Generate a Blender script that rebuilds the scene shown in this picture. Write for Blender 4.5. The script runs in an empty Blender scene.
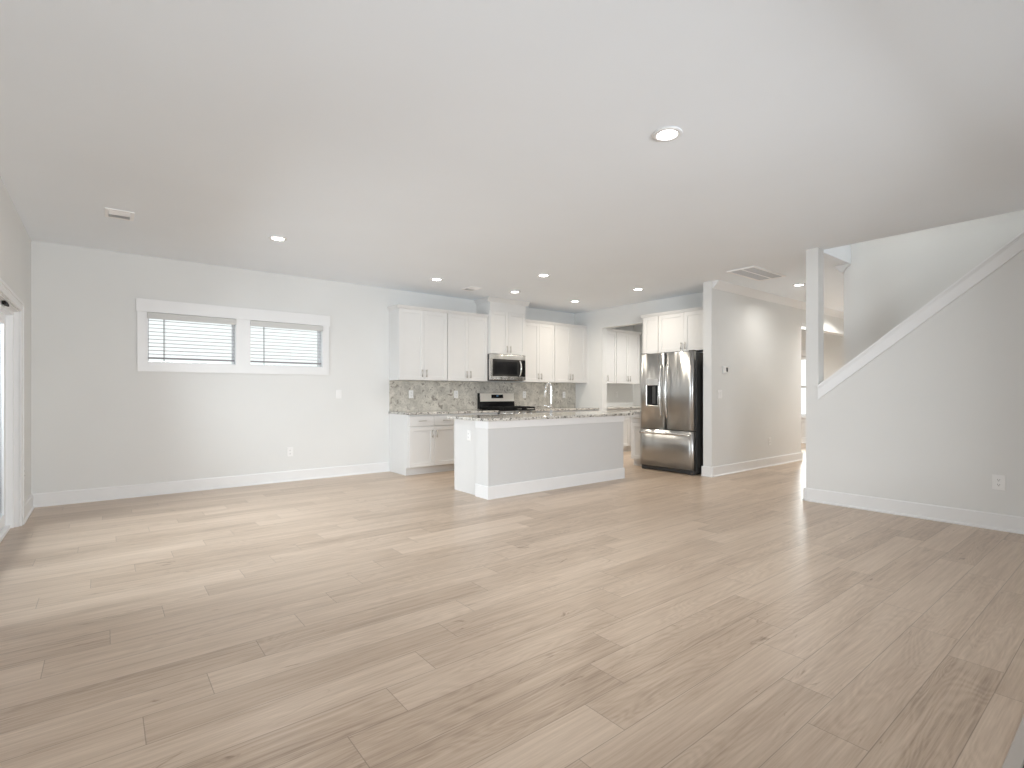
import bpy, bmesh, math, random
from mathutils import Vector, Matrix
random.seed(7)
PI = math.pi
C = bpy.context.scene
COL = C.collection

# ------------------------------------------------------------------ camera
# world: X runs along the window/cabinet wall (to the right), Y runs towards that wall, the eye stands at X=0, Y=0
EYE = 1.18
cam_d = bpy.data.cameras.new('camera')
cam = bpy.data.objects.new('camera', cam_d); COL.objects.link(cam)
cam_d.sensor_fit = 'HORIZONTAL'; cam_d.sensor_width = 36.0
cam_d.lens = 36.0 * 514.0 / 1024.0
cam_d.shift_y = 8.7 / 1024.0
cam_d.clip_start = 0.02
cam.location = (0, 0, EYE)
cam.rotation_euler = (PI / 2, 0, -math.atan2(514.0, 648.0) + 0.0)
C.camera = cam

# ------------------------------------------------------------------ world, daylight, exposure
w = bpy.data.worlds.new('world'); C.world = w; w.use_nodes = True
bg = w.node_tree.nodes['Background']
bg.inputs['Color'].default_value = (0.96, 0.98, 1.0, 1); bg.inputs['Strength'].default_value = 1.2

def area_light(name, loc, rot, sx, sy, power, col):
    l = bpy.data.lights.new(name, 'AREA'); l.shape = 'RECTANGLE'; l.size = sx; l.size_y = sy
    l.energy = power; l.color = col
    o = bpy.data.objects.new(name, l); COL.objects.link(o); o.location = loc; o.rotation_euler = rot
    return o
# daylight at patio door and front window; added fill lights: near wall, stairwell
area_light('patio_daylight', (-1.57, 4.93, 1.75), (0, -PI / 2 + 0.50, 0), 1.9, 2.6, 300, (0.86, 0.915, 1.0))
area_light('near_fill_light', (1.2, -2.5, 1.55), (PI / 2, 0, 0), 3.0, 1.0, 268, (0.925, 0.965, 1.0))  # added frontal fill from behind the viewer, no window known there
area_light('near_fill_light', (4.4, -1.5, 1.5), (PI / 2, 0, 0), 2.6, 1.1, 22, (0.90, 0.97, 1.0))  # second added fill, for the right side of the room
area_light('front_window_daylight', (13.3, 5.35, 1.32), (0, PI / 2, 0), 1.4, 0.85, 60, (0.97, 0.985, 1.0))
area_light('stairwell_fill_light', (6.63, 1.95, 4.85), (0, 0, 0), 0.8, 0.6, 20, (1.0, 0.99, 0.97))  # added fill under the closed top of the shaft

vs = C.view_settings
vs.view_transform = 'Standard'; vs.look = 'None'; vs.gamma = 1.0; vs.use_curve_mapping = False
vs.exposure = 0.06
C.cycles.use_denoising = True
C.cycles.max_bounces = 14; C.cycles.diffuse_bounces = 9; C.cycles.glossy_bounces = 6
C.cycles.transparent_max_bounces = 16; C.cycles.sample_clamp_indirect = 6.0
C.cycles.caustics_reflective = False; C.cycles.caustics_refractive = False

# ------------------------------------------------------------------ materials
def nt(name):
    m = bpy.data.materials.new(name); m.use_nodes = True
    t = m.node_tree; b = t.nodes['Principled BSDF']
    return m, t, b
def N(t, typ, **kw):
    n = t.nodes.new(typ)
    for k, v in kw.items(): setattr(n, k, v)
    return n
def mat(name, col, rough=0.5, metal=0.0, noise=0.0, scale=8.0, bump=0.0, bscale=200.0, spec=0.5, coat=0.0):
    m, t, b = nt(name)
    b.inputs['Base Color'].default_value = (*col, 1); b.inputs['Roughness'].default_value = rough
    b.inputs['Metallic'].default_value = metal; b.inputs['Specular IOR Level'].default_value = spec
    b.inputs['Coat Weight'].default_value = coat
    tc = N(t, 'ShaderNodeTexCoord')
    if noise:
        n = N(t, 'ShaderNodeTexNoise'); n.inputs['Scale'].default_value = scale; n.inputs['Detail'].default_value = 4
        t.links.new(tc.outputs['Object'], n.inputs['Vector'])
        r = N(t, 'ShaderNodeValToRGB')
        r.color_ramp.elements[0].position = 0.3; r.color_ramp.elements[1].position = 0.7
        r.color_ramp.elements[0].color = (*[c * (1 - noise) for c in col], 1)
        r.color_ramp.elements[1].color = (*[min(1, c * (1 + noise)) for c in col], 1)
        t.links.new(n.outputs['Fac'], r.inputs['Fac']); t.links.new(r.outputs['Color'], b.inputs['Base Color'])
    if bump:
        n2 = N(t, 'ShaderNodeTexNoise'); n2.inputs['Scale'].default_value = bscale
        t.links.new(tc.outputs['Object'], n2.inputs['Vector'])
        bp = N(t, 'ShaderNodeBump'); bp.inputs['Strength'].default_value = bump; bp.inputs['Distance'].default_value = 0.002
        t.links.new(n2.outputs['Fac'], bp.inputs['Height']); t.links.new(bp.outputs['Normal'], b.inputs['Normal'])
    return m
def emit(name, col, s):
    m, t, b = nt(name)
    b.inputs['Base Color'].default_value = (*col, 1)
    b.inputs['Emission Color'].default_value = (*col, 1); b.inputs['Emission Strength'].default_value = s
    return m
def glass_mat(name):
    m, t, b = nt(name); t.nodes.remove(b)
    out = t.nodes['Material Output']
    tr = N(t, 'ShaderNodeBsdfTransparent'); gl = N(t, 'ShaderNodeBsdfGlossy'); gl.inputs['Roughness'].default_value = 0.02
    tr.inputs['Color'].default_value = (0.96, 0.98, 0.97, 1)
    fr = N(t, 'ShaderNodeFresnel'); fr.inputs['IOR'].default_value = 1.45
    mx = N(t, 'ShaderNodeMixShader')
    t.links.new(fr.outputs[0], mx.inputs[0]); t.links.new(tr.outputs[0], mx.inputs[1]); t.links.new(gl.outputs[0], mx.inputs[2])
    t.links.new(mx.outputs[0], out.inputs['Surface'])
    return m

def floor_mat():
    m, t, b = nt('oak_plank_floor'); L = t.links.new
    geo = N(t, 'ShaderNodeNewGeometry'); sep = N(t, 'ShaderNodeSeparateXYZ'); L(geo.outputs['Position'], sep.inputs[0])
    def M(op, a, b_=None, c=None):
        n = N(t, 'ShaderNodeMath', operation=op)
        for i, x in enumerate((a, b_, c)):
            if x is None: continue
            if isinstance(x, (int, float)): n.inputs[i].default_value = x
            else: L(x, n.inputs[i])
        return n.outputs[0]
    PW, PL = 0.1896, 1.228
    ry = M('DIVIDE', M('SUBTRACT', sep.outputs['Y'], 0.405), PW)
    row = M('FLOOR', ry); fy = M('SUBTRACT', ry, row)
    off = M('MULTIPLY_ADD', row, 0.228, -0.714)
    rx = M('DIVIDE', M('SUBTRACT', sep.outputs['X'], off), PL)
    colm = M('FLOOR', rx); fx = M('SUBTRACT', rx, colm)
    cid = N(t, 'ShaderNodeCombineXYZ'); L(colm, cid.inputs[0]); L(row, cid.inputs[1])
    wn = N(t, 'ShaderNodeTexWhiteNoise', noise_dimensions='2D'); L(cid.outputs[0], wn.inputs['Vector'])
    wsep = N(t, 'ShaderNodeSeparateColor'); L(wn.outputs['Color'], wsep.inputs[0])
    # plank-local coordinates with a random shift per plank
    lx = M('MULTIPLY_ADD', wsep.outputs[0], 37.0, sep.outputs['X'])
    ly = M('MULTIPLY_ADD', wsep.outputs[1], 19.0, sep.outputs['Y'])
    def noise(sx, sy, detail, rough=0.6, dist=0.0):
        c = N(t, 'ShaderNodeCombineXYZ'); L(M('MULTIPLY', lx, sx), c.inputs[0]); L(M('MULTIPLY', ly, sy), c.inputs[1])
        n = N(t, 'ShaderNodeTexNoise'); n.inputs['Scale'].default_value = 1.0; n.inputs['Detail'].default_value = detail
        n.inputs['Roughness'].default_value = rough; n.inputs['Distortion'].default_value = dist
        L(c.outputs[0], n.inputs['Vector']); return n.outputs['Fac']
    broad = noise(1.1, 11.0, 3, 0.5, 0.6)
    grain = noise(4.0, 120.0, 5, 0.65, 0.3)
    fine = noise(14.0, 420.0, 3, 0.6)
    # cathedral figure: contour lines of a smooth field
    ringf = noise(0.9, 6.5, 2, 0.45, 0.5)
    ring = M('ABSOLUTE', M('SINE', M('MULTIPLY', ringf, 62.0)))
    ringm = M('MULTIPLY', M('POWER', ring, 2.0), M('GREATER_THAN', wsep.outputs[2], 0.35))
    # knots and dark mineral streaks
    kn = noise(3.2, 9.0, 4, 0.6, 1.5)
    kmask = N(t, 'ShaderNodeMapRange'); kmask.inputs['From Min'].default_value = 0.665; kmask.inputs['From Max'].default_value = 0.76
    L(kn, kmask.inputs['Value'])
    streak = noise(1.5, 48.0, 4, 0.6, 0.4)
    tone = M('ADD', M('MULTIPLY', wn.outputs['Value'], 0.23), M('MULTIPLY', broad, 0.50))
    tone = M('ADD', tone, M('MULTIPLY', M('SUBTRACT', streak, 0.5), 0.62))
    tone = M('ADD', tone, 0.255)
    tone = M('ADD', tone, M('MULTIPLY', M('SUBTRACT', grain, 0.5), 0.62))
    tone = M('ADD', tone, M('MULTIPLY', fine, 0.18))
    tone = M('SUBTRACT', tone, M('MULTIPLY', ringm, 0.10))
    tone = M('SUBTRACT', tone, M('MULTIPLY', kmask.outputs[0], 0.45))
    rmp = N(t, 'ShaderNodeValToRGB'); e = rmp.color_ramp.elements
    e[0].position = 0.18; e[0].color = (*FLOOR_D, 1)
    e[1].position = 0.98; e[1].color = (*FLOOR_L, 1)
    mid = e.new(0.55); mid.color = (*FLOOR_M, 1)
    L(tone, rmp.inputs['Fac'])
    # seams
    dy = M('MULTIPLY', M('MINIMUM', fy, M('SUBTRACT', 1.0, fy)), PW)
    dx = M('MULTIPLY', M('MINIMUM', fx, M('SUBTRACT', 1.0, fx)), PL)
    d = M('MINIMUM', dy, dx)
    sm = N(t, 'ShaderNodeMapRange'); sm.inputs['From Min'].default_value = 0.0006; sm.inputs['From Max'].default_value = 0.0022
    sm.inputs['To Min'].default_value = 0.58; sm.inputs['To Max'].default_value = 1.0
    L(d, sm.inputs['Value'])
    mul = N(t, 'ShaderNodeMix', data_type='RGBA', blend_type='MULTIPLY'); mul.inputs['Factor'].default_value = 1.0
    L(rmp.outputs['Color'], mul.inputs['A'])
    cc = N(t, 'ShaderNodeCombineColor'); 
    for i in range(3): L(sm.outputs[0], cc.inputs[i])
    L(cc.outputs[0], mul.inputs['B'])
    L(mul.outputs['Result'], b.inputs['Base Color'])
    rr = N(t, 'ShaderNodeMapRange'); rr.inputs['To Min'].default_value = 0.26; rr.inputs['To Max'].default_value = 0.38
    L(grain, rr.inputs['Value']); L(rr.outputs[0], b.inputs['Roughness'])
    b.inputs['Specular IOR Level'].default_value = 0.5
    h = M('ADD', M('MULTIPLY', grain, 0.25), sm.outputs[0])
    bp = N(t, 'ShaderNodeBump'); bp.inputs['Strength'].default_value = 0.25; bp.inputs['Distance'].default_value = 0.0012
    L(h, bp.inputs['Height']); L(bp.outputs['Normal'], b.inputs['Normal'])
    return m
FLOOR_D = (0.225, 0.159, 0.111); FLOOR_M = (0.445, 0.341, 0.256); FLOOR_L = (0.625, 0.505, 0.400)

def granite(name, base, rough, dark_amt):
    DK = (0.06, 0.055, 0.05, 1) if dark_amt > 0.5 else (0.27, 0.25, 0.22, 1)
    m, t, b = nt(name); L = t.links.new
    tc = N(t, 'ShaderNodeTexCoord')
    def noise(s, d=3, dist=0.0):
        n = N(t, 'ShaderNodeTexNoise'); n.inputs['Scale'].default_value = s; n.inputs['Detail'].default_value = d
        n.inputs['Distortion'].default_value = dist
        L(tc.outputs['Object'], n.inputs['Vector']); return n.outputs['Fac']
    r1 = N(t, 'ShaderNodeValToRGB'); e = r1.color_ramp.elements
    e[0].position = 0.35; e[0].color = (*[c * 0.78 for c in base], 1); e[1].position = 0.65; e[1].color = (*[min(1, c * 1.12) for c in base], 1)
    L(noise(9.0, 5, 0.8), r1.inputs['Fac'])
    r2 = N(t, 'ShaderNodeValToRGB'); e = r2.color_ramp.elements
    e[0].position = 0.60 - 0.06 * dark_amt; e[0].color = (0, 0, 0, 1); e[1].position = 0.68 - 0.06 * dark_amt; e[1].color = (1, 1, 1, 1)
    L(noise(24.0 if dark_amt > 0.5 else 13.0, 4, 1.6), r2.inputs['Fac'])
    mx = N(t, 'ShaderNodeMix', data_type='RGBA'); L(r2.outputs['Color'], mx.inputs['Factor'])
    L(r1.outputs['Color'], mx.inputs['A']); mx.inputs['B'].default_value = DK
    r3 = N(t, 'ShaderNodeValToRGB'); e = r3.color_ramp.elements
    e[0].position = 0.57; e[0].color = (0, 0, 0, 1); e[1].position = 0.66; e[1].color = (0.7, 0.7, 0.7, 1)
    L(noise(70.0, 2, 0.5), r3.inputs['Fac'])
    mx2 = N(t, 'ShaderNodeMix', data_type='RGBA'); L(r3.outputs['Color'], mx2.inputs['Factor'])
    L(mx.outputs['Result'], mx2.inputs['A']); mx2.inputs['B'].default_value = (0.28, 0.25, 0.22, 1)
    L(mx2.outputs['Result'], b.inputs['Base Color']); b.inputs['Roughness'].default_value = rough
    return m

def steel_mat(name, col, rough, aniso=0.6):
    m, t, b = nt(name); L = t.links.new
    b.inputs['Metallic'].default_value = 1.0
    tc = N(t, 'ShaderNodeTexCoord'); mp = N(t, 'ShaderNodeMapping'); mp.inputs['Scale'].default_value = (14.0, 14.0, 0.4)
    n = N(t, 'ShaderNodeTexNoise'); n.inputs['Scale'].default_value = 1.0; n.inputs['Detail'].default_value = 3
    L(tc.outputs['Object'], mp.inputs['Vector']); L(mp.outputs[0], n.inputs['Vector'])
    r = N(t, 'ShaderNodeMapRange'); r.inputs['To Min'].default_value = rough - 0.03; r.inputs['To Max'].default_value = rough + 0.07
    L(n.outputs['Fac'], r.inputs['Value']); L(r.outputs[0], b.inputs['Roughness'])
    b.inputs['Base Color'].default_value = (*col, 1)
    b.inputs['Anisotropic'].default_value = aniso; b.inputs['Anisotropic Rotation'].default_value = 0.25
    n3 = N(t, 'ShaderNodeTexNoise'); n3.inputs['Scale'].default_value = 1.0; n3.inputs['Detail'].default_value = 1
    mp3 = N(t, 'ShaderNodeMapping'); mp3.inputs['Scale'].default_value = (7.0, 7.0, 0.5); L(tc.outputs['Object'], mp3.inputs['Vector']); L(mp3.outputs[0], n3.inputs['Vector'])
    bp = N(t, 'ShaderNodeBump'); bp.inputs['Strength'].default_value = 0.5; bp.inputs['Distance'].default_value = 0.02
    L(n3.outputs['Fac'], bp.inputs['Height']); L(bp.outputs['Normal'], b.inputs['Normal'])
    tg = N(t, 'ShaderNodeTangent'); tg.direction_type = 'RADIAL'; tg.axis = 'Z'; L(tg.outputs[0], b.inputs['Tangent'])
    return m

WALL = mat('wall_paint_light_grey', (0.735, 0.740, 0.732), 0.75, noise=0.012, scale=1.5, bump=0.08, bscale=260)
ISLE = mat('island_grey_paint', (0.625, 0.632, 0.635), 0.6, noise=0.01, scale=3)
CEIL = mat('ceiling_paint', (0.87, 0.91, 0.955), 0.85, noise=0.01, scale=1.2, bump=0.06, bscale=200)
TRIM = mat('trim_white_semi_gloss', (0.80, 0.805, 0.81), 0.38, noise=0.008, scale=5)
CAB = mat('cabinet_white_lacquer', (0.715, 0.715, 0.71), 0.36, noise=0.008, scale=6)
PLASTIC = mat('white_plastic', (0.84, 0.84, 0.835), 0.35, noise=0.006, scale=40)
VINYL = mat('white_vinyl', (0.86, 0.87, 0.88), 0.4, noise=0.006, scale=10)
VALANCE = mat('blind_headrail_shaded', (0.60, 0.60, 0.585), 0.5, noise=0.006, scale=20)  # backlit shade on the valance painted in as a darker tone
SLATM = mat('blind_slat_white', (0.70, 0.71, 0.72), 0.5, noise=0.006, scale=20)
RAIL = mat('blind_rail_shaded', (0.30, 0.30, 0.31), 0.5, noise=0.01, scale=20)  # rail itself is white; its shaded face is painted in as grey
BLIND = mat('blind_white', (0.86, 0.87, 0.88), 0.5, noise=0.006, scale=20)
WAND = mat('clear_grey_wand', (0.25, 0.26, 0.27), 0.3, noise=0.02, scale=20)
FLOOR = floor_mat()
GRAN = granite('speckled_granite_worktop', (0.66, 0.64, 0.60), 0.10, 1.25)
SPLASH = granite('speckled_granite_backsplash', (0.60, 0.575, 0.52), 0.34, 0.4)
STEEL = steel_mat('brushed_stainless', (0.52, 0.53, 0.535), 0.27, 0.85)
PANEL = steel_mat('satin_stainless_panel', (0.88, 0.87, 0.84), 0.42, 0.2)
STEEL2 = steel_mat('bright_stainless', (0.74, 0.73, 0.71), 0.2, 0.2)
NICKEL = mat('satin_nickel', (0.50, 0.48, 0.45), 0.3, metal=1.0, noise=0.02, scale=30)
CHROME = mat('chrome', (0.88, 0.885, 0.89), 0.20, metal=1.0, noise=0.01, scale=30)
DARKM = mat('dark_grey_enamel', (0.050, 0.050, 0.050), 0.42, noise=0.05, scale=10)
BLACK = mat('black_gloss', (0.010, 0.010, 0.011), 0.15, noise=0.05, scale=10, spec=0.25)
BLACKM = mat('black_cast_iron', (0.010, 0.010, 0.010), 0.6, noise=0.1, scale=60, spec=0.15)
MESHB = mat('black_screened_glass', (0.028, 0.027, 0.026), 0.15, noise=0.08, scale=150)
SLOT = mat('dark_slot', (0.03, 0.03, 0.03), 0.7, noise=0.05, scale=20)
VENTW = mat('vent_white_enamel', (0.93, 0.93, 0.93), 0.35, noise=0.005, scale=20)
GRILL = mat('grey_filter', (0.60, 0.61, 0.63), 0.6, noise=0.05, scale=30)
GREIGE = mat('greige_edging', (0.46, 0.42, 0.385), 0.4, noise=0.03, scale=15)
SLATE = mat('dark_slate', (0.03, 0.028, 0.027), 0.4, noise=0.2, scale=20)
LENS = emit('lit_led_lens', (1.0, 0.97, 0.92), 14.0)
BLUE = emit('blue_display', (0.25, 0.55, 0.9), 0.35)
GLASS = glass_mat('window_glass')

# ------------------------------------------------------------------ mesh builder
class MB:
    def __init__(s): s.bm = bmesh.new()
    def box(s, x0, x1, y0, y1, z0, z1, bev=0.0, seg=1):
        r = bmesh.ops.create_cube(s.bm, size=1.0)
        M_ = Matrix.Translation(((x0 + x1) / 2, (y0 + y1) / 2, (z0 + z1) / 2)) @ Matrix.Diagonal((abs(x1 - x0), abs(y1 - y0), abs(z1 - z0), 1))
        bmesh.ops.transform(s.bm, matrix=M_, verts=r['verts'])
        if bev:
            ed = {e for v in r['verts'] for e in v.link_edges}
            bmesh.ops.bevel(s.bm, geom=list(ed), offset=bev, segments=seg, affect='EDGES', profile=0.5)
        return s
    def prism(s, pts, axis, a0, a1):
        """polygon pts in the two other axes (in x,y,z order), extruded along axis from a0 to a1"""
        def P(p, a):
            return {'x': (a, p[0], p[1]), 'y': (p[0], a, p[1]), 'z': (p[0], p[1], a)}[axis]
        A = [s.bm.verts.new(P(p, a0)) for p in pts]; B = [s.bm.verts.new(P(p, a1)) for p in pts]
        n = len(pts)
        s.bm.faces.new(A); s.bm.faces.new(B[::-1])
        for i in range(n): s.bm.faces.new((A[i], B[i], B[(i + 1) % n], A[(i + 1) % n]))
        return s
    def tube(s, pts, r, n=12, radii=None):
        pts = [Vector(p) for p in pts]; rings = []
        up = None
        for i, p in enumerate(pts):
            d = (pts[min(i + 1, len(pts) - 1)] - pts[max(i - 1, 0)]).normalized()
            if up is None:
                up = Vector((0, 0, 1)) if abs(d.z) < 0.9 else Vector((1, 0, 0))
            u = (up - d * up.dot(d)).normalized(); v = d.cross(u); up = u
            rr = radii[i] if radii else r
            rings.append([s.bm.verts.new(p + (u * math.cos(2 * PI * k / n) + v * math.sin(2 * PI * k / n)) * rr) for k in range(n)])
        for a, b in zip(rings, rings[1:]):
            for k in range(n): 
                f = s.bm.faces.new((a[k], a[(k + 1) % n], b[(k + 1) % n], b[k])); f.smooth = True
        s.bm.faces.new(rings[0][::-1]); s.bm.faces.new(rings[-1])
        return s
    def lathe(s, prof, cx, cy, n=32, closed=False):
        rings = [[s.bm.verts.new((cx + r * math.cos(2 * PI * k / n), cy + r * math.sin(2 * PI * k / n), z)) for k in range(n)] for r, z in prof]
        pr_ = list(zip(rings, rings[1:])) + ([(rings[-1], rings[0])] if closed else [])
        for a, b in pr_:
            for k in range(n):
                f = s.bm.faces.new((a[k], a[(k + 1) % n], b[(k + 1) % n], b[k])); f.smooth = True
        if not closed:
            s.bm.faces.new(rings[0][::-1]); s.bm.faces.new(rings[-1])
        return s
    def grid(s, fn, nu, nv):
        V = [[s.bm.verts.new(fn(i / nu, j / nv)) for j in range(nv + 1)] for i in range(nu + 1)]
        return V
    def build(s, name, m, parent=None):
        bmesh.ops.recalc_face_normals(s.bm, faces=s.bm.faces[:])
        me = bpy.data.meshes.new(name); s.bm.to_mesh(me); s.bm.free()
        me.materials.append(m)
        o = bpy.data.objects.new(name, me); COL.objects.link(o)
        if parent is not None: o.parent = parent
        return o

def tag(o, label, cat, group=None):
    o['label'] = label; o['category'] = cat
    if group: o['group'] = group
    return o
def thing(name, label, cat, loc, rz=0.0, group=None):
    o = bpy.data.objects.new(name, None); COL.objects.link(o); o.empty_display_size = 0.1
    o.location = loc; o.rotation_euler = (0, 0, rz)
    return tag(o, label, cat, group)
def struct(o, label=None):
    o['kind'] = 'structure'
    if label: o['label'] = label
    return o
def copy_thing(root, loc, rz, label):
    """a copy of the thing and of each of its parts and sub-parts"""
    r = root.copy(); COL.objects.link(r); r.location = loc; r.rotation_euler = (0, 0, rz); r['label'] = label
    for ch in list(root.children):
        c = ch.copy(); COL.objects.link(c); c.parent = r
        for g in list(ch.children):
            d = g.copy(); COL.objects.link(d); d.parent = c
    return r

# ------------------------------------------------------------------ key planes of the house
H = 2.743                       # ceiling
XL, YF = -0.588, 7.205           # left wall, far (window) wall
XK = 7.305                       # kitchen right wall
XS, TS = 6.02, 0.14             # stair wall and its thickness
YH0, YH1 = 3.90, 4.03           # hall (thermostat) wall
XW = 6.66                       # free end of the hall wall
XE = 9.55                       # where the hall wall stops
XF = 12.80                      # front wall of the house
YN = -0.30                      # near wall behind the photographer
XI = 7.10                       # inner wall of the stairwell

# ------------------------------------------------------------------ structure: floor, ceiling, walls
struct(MB().box(XL - 0.2, XF + 0.2, YN - 0.2, YF + 0.2, -0.12, 0.0).build('floor', FLOOR), 'pale oak plank floor')
m_ = MB()
VY = 2.33
m_.box(XL - 0.2, XS + TS, YN - 0.2, YF + 0.2, H, H + 0.32)
m_.box(XS + TS, XF + 0.2, VY, YF + 0.2, H, H + 0.32)
m_.box(XI + 0.12, XF + 0.2, YN - 0.2, VY, H, H + 0.32)
struct(m_.build('ceiling', CEIL), 'flat white ceiling')

WIN = [(0.386, 1.290), (1.457, 2.362)]; WZ0, WZ1 = 1.524, 2.103
m_ = MB(); y0, y1 = YF, YF + 0.16
m_.box(XL, XF, y0, y1, 0, WZ0); m_.box(XL, XF, y0, y1, WZ1, H)
for a, b in [(XL, WIN[0][0]), (WIN[0][1], WIN[1][0]), (WIN[1][1], XF)]: m_.box(a, b, y0, y1, WZ0, WZ1)
struct(m_.build('wall_far', WALL), 'light grey wall with two small high windows and the kitchen run')

DY0, DY1, DZ = 3.60, 6.250, 1.900     # patio door opening
m_ = MB(); x0, x1 = XL - 0.16, XL
m_.box(x0, x1, YN, DY0, 0, H); m_.box(x0, x1, DY1, YF + 0.16, 0, H); m_.box(x0, x1, DY0, DY1, DZ, H)
struct(m_.build('wall_left', WALL), 'light grey wall around the patio door')

m_ = MB(); y0, y1 = YN - 0.16, YN     # near wall behind the photographer, with an opening added to admit frontal light
m_.box(XL - 0.16, 0.2, y0, y1, 0, H); m_.box(3.9, XS + TS, y0, y1, 0, H)
m_.box(0.2, 3.9, y0, y1, 0, 0.72); m_.box(0.2, 3.9, y0, y1, 2.2, H)
struct(m_.build('wall_near', WALL), 'light grey wall behind the viewer')

OY0, OY1, OZ = 5.573, 6.486, 2.393    # pantry opening
m_ = MB(); x0, x1 = XK, XK + 0.12
m_.box(x0, x1, YH1, OY0, 0, H); m_.box(x0, x1, OY1, YF, 0, H); m_.box(x0, x1, OY0, OY1, OZ, H)
struct(m_.build('wall_kitchen', WALL), 'light grey kitchen wall with the pantry opening')
struct(MB().box(9.13, 9.25, YH1, YF, 0, H).build('wall_pantry', WALL))
m_ = MB(); m_.box(XW, XE, YH0, YH1, 0, H); m_.box(XE, XF, YH0, YH1, 2.36, H)
struct(m_.build('wall_hall', WALL), 'light grey hall wall carrying the thermostat')

def zt(y): return 1.268 + 0.806 * (2.27 - y)     # top of the sloping stair cap
CT = 0.022
ytop = 2.27 - (H - CT - 1.268) / 0.806 * 1.0
ytop = 2.27 - (H + CT - 1.268) / 0.806
m_ = MB()
m_.prism([(2.41, 0), (2.41, H), (2.285, H), (2.285, zt(2.285) - CT), (ytop, H), (YN, H), (YN, 0)], 'x', XS, XS + TS)
struct(m_.build('wall_stair', WALL), 'grey stair wall with a sloping top and a full-height end post')
m_ = MB(); m_.box(XI, XI + 0.12, YN - 0.2, 2.41, 0, 5.0)
struct(m_.build('wall_stairwell', WALL), 'grey inner wall of the stairwell')
m_ = MB(); m_.box(XS, XI, YN - 0.36, YN - 0.2, 0, 5.0); m_.box(XS + 0.02, XS + TS, YN - 0.2, VY + 0.0, H + 0.32, 5.0); m_.box(XS + 0.02, XI, VY, VY + 0.1, H + 0.32, 5.0); m_.box(XS + 0.02, XI + 0.12, YN - 0.36, VY + 0.1, 5.0, 5.1)
struct(m_.build('wall_upstairs', WALL), 'grey upper walls of the stairwell')
struct(MB().box(XI + 0.12, XF, 2.29, 2.41, 0, H).build('wall_entry', WALL))
m_ = MB(); FW0, FW1, FZ0, FZ1 = 4.93, 5.78, 0.62, 2.02
x0, x1 = XF, XF + 0.16
m_.box(x0, x1, 2.29, FW0, 0, H); m_.box(x0, x1, FW1, YF + 0.16, 0, H); m_.box(x0, x1, FW0, FW1, 0, FZ0); m_.box(x0, x1, FW0, FW1, FZ1, H)
struct(m_.build('wall_front', WALL), 'grey front wall beyond the hall')
# stair flight behind the sloping wall
m_ = MB()
for k in range(9):
    ya = 2.20 - 0.236 * k
    m_.box(XS + TS + 0.002, XI - 0.002, ya - 0.236, ya, 0, 0.19 * (k + 1) - 0.0)
struct(m_.build('stairs', FLOOR), 'stair flight behind the sloping wall')

# baseboards (with a shoe moulding), all structure
BH, BT = 0.14, 0.016
def base_x(name, xa, xb, y, sgn):
    m = MB()
    m.prism([(y, 0), (y + sgn * (BT + 0.012), 0), (y + sgn * (BT + 0.012), 0.012), (y + sgn * BT, 0.022), (y + sgn * BT, BH - 0.008), (y + sgn * (BT - 0.005), BH), (y, BH)], 'x', xa, xb)
    return struct(m.build(name, TRIM), 'white baseboard')
def base_y(name, ya, yb, x, sgn):
    m = MB()
    m.prism([(x, 0), (x + sgn * (BT + 0.012), 0), (x + sgn * (BT + 0.012), 0.012), (x + sgn * BT, 0.022), (x + sgn * BT, BH - 0.008), (x + sgn * (BT - 0.005), BH), (x, BH)], 'y', ya, yb)
    return struct(m.build(name, TRIM), 'white baseboard')
base_x('baseboard_far', XL, 3.355, YF, -1)
base_y('baseboard_left', DY1 + 0.078, YF - 0.03, XL, 1)
base_x('baseboard_hall', XW - 0.0275, XE + 0.016, YH0, -1)
base_y('baseboard_post', YH0 - 0.028, YH1 + 0.016, XW, -1)
base_y('baseboard_jamb', YH0 - 0.016, YH1, XE, 1)
base_y('baseboard_stair', YN, 2.41 + 0.016, XS, -1)
base_x('baseboard_stair_end', XS - 0.028, XS + TS, 2.41, 1)
base_y('baseboard_front', 2.45, YF, XF, -1)
base_y('baseboard_kitchen', OY1, 6.585, XK, -1)
base_y('baseboard_kitchen_corner', 5.345, OY0, XK, -1)

# crown moulding of the hall
CR = [(0, 0), (0.0, -0.098), (-0.012, -0.098), (-0.020, -0.085), (-0.048, -0.060), (-0.074, -0.030), (-0.080, -0.016), (-0.092, -0.012), (-0.092, 0)]
m_ = MB(); m_.prism([(YH0 + a, H + b) for a, b in CR], 'x', XW + 0.02, XF)
struct(m_.build('trim_1', TRIM), 'white crown moulding along the hall wall')
m_ = MB(); m_.prism([(2.41 - a, H + b) for a, b in CR] , 'x', XI - 0.02, XF)
m_.prism([(2.335, H), (2.412, H), (2.412, H - 0.098), (2.400, H - 0.08), (2.372, H - 0.035), (2.340, H - 0.012)], 'x', XI - 0.02, XI + 0.02)
struct(m_.build('trim_2', TRIM), 'white crown moulding at the stairwell corner')
# cap and skirt of the sloping stair wall
m_ = MB()
ya, yb = 2.285, 0.20
m_.prism([(ya, zt(ya)), (yb, zt(yb)), (yb, zt(yb) - CT), (ya, zt(ya) - CT)], 'x', XS - 0.028, XS + TS + 0.02)
m_.prism([(ya, zt(ya) - CT), (yb, zt(yb) - CT), (yb, zt(yb) - 0.040), (ya, zt(ya) - 0.040)], 'x', XS - 0.020, XS)
m_.prism([(ya, zt(ya) - 0.040), (yb, zt(yb) - 0.040), (yb, zt(yb) - 0.150), (ya, zt(ya) - 0.150)], 'x', XS - 0.014, XS)
struct(m_.build('trim_3', TRIM), 'white sloping cap board on the stair wall')
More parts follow.
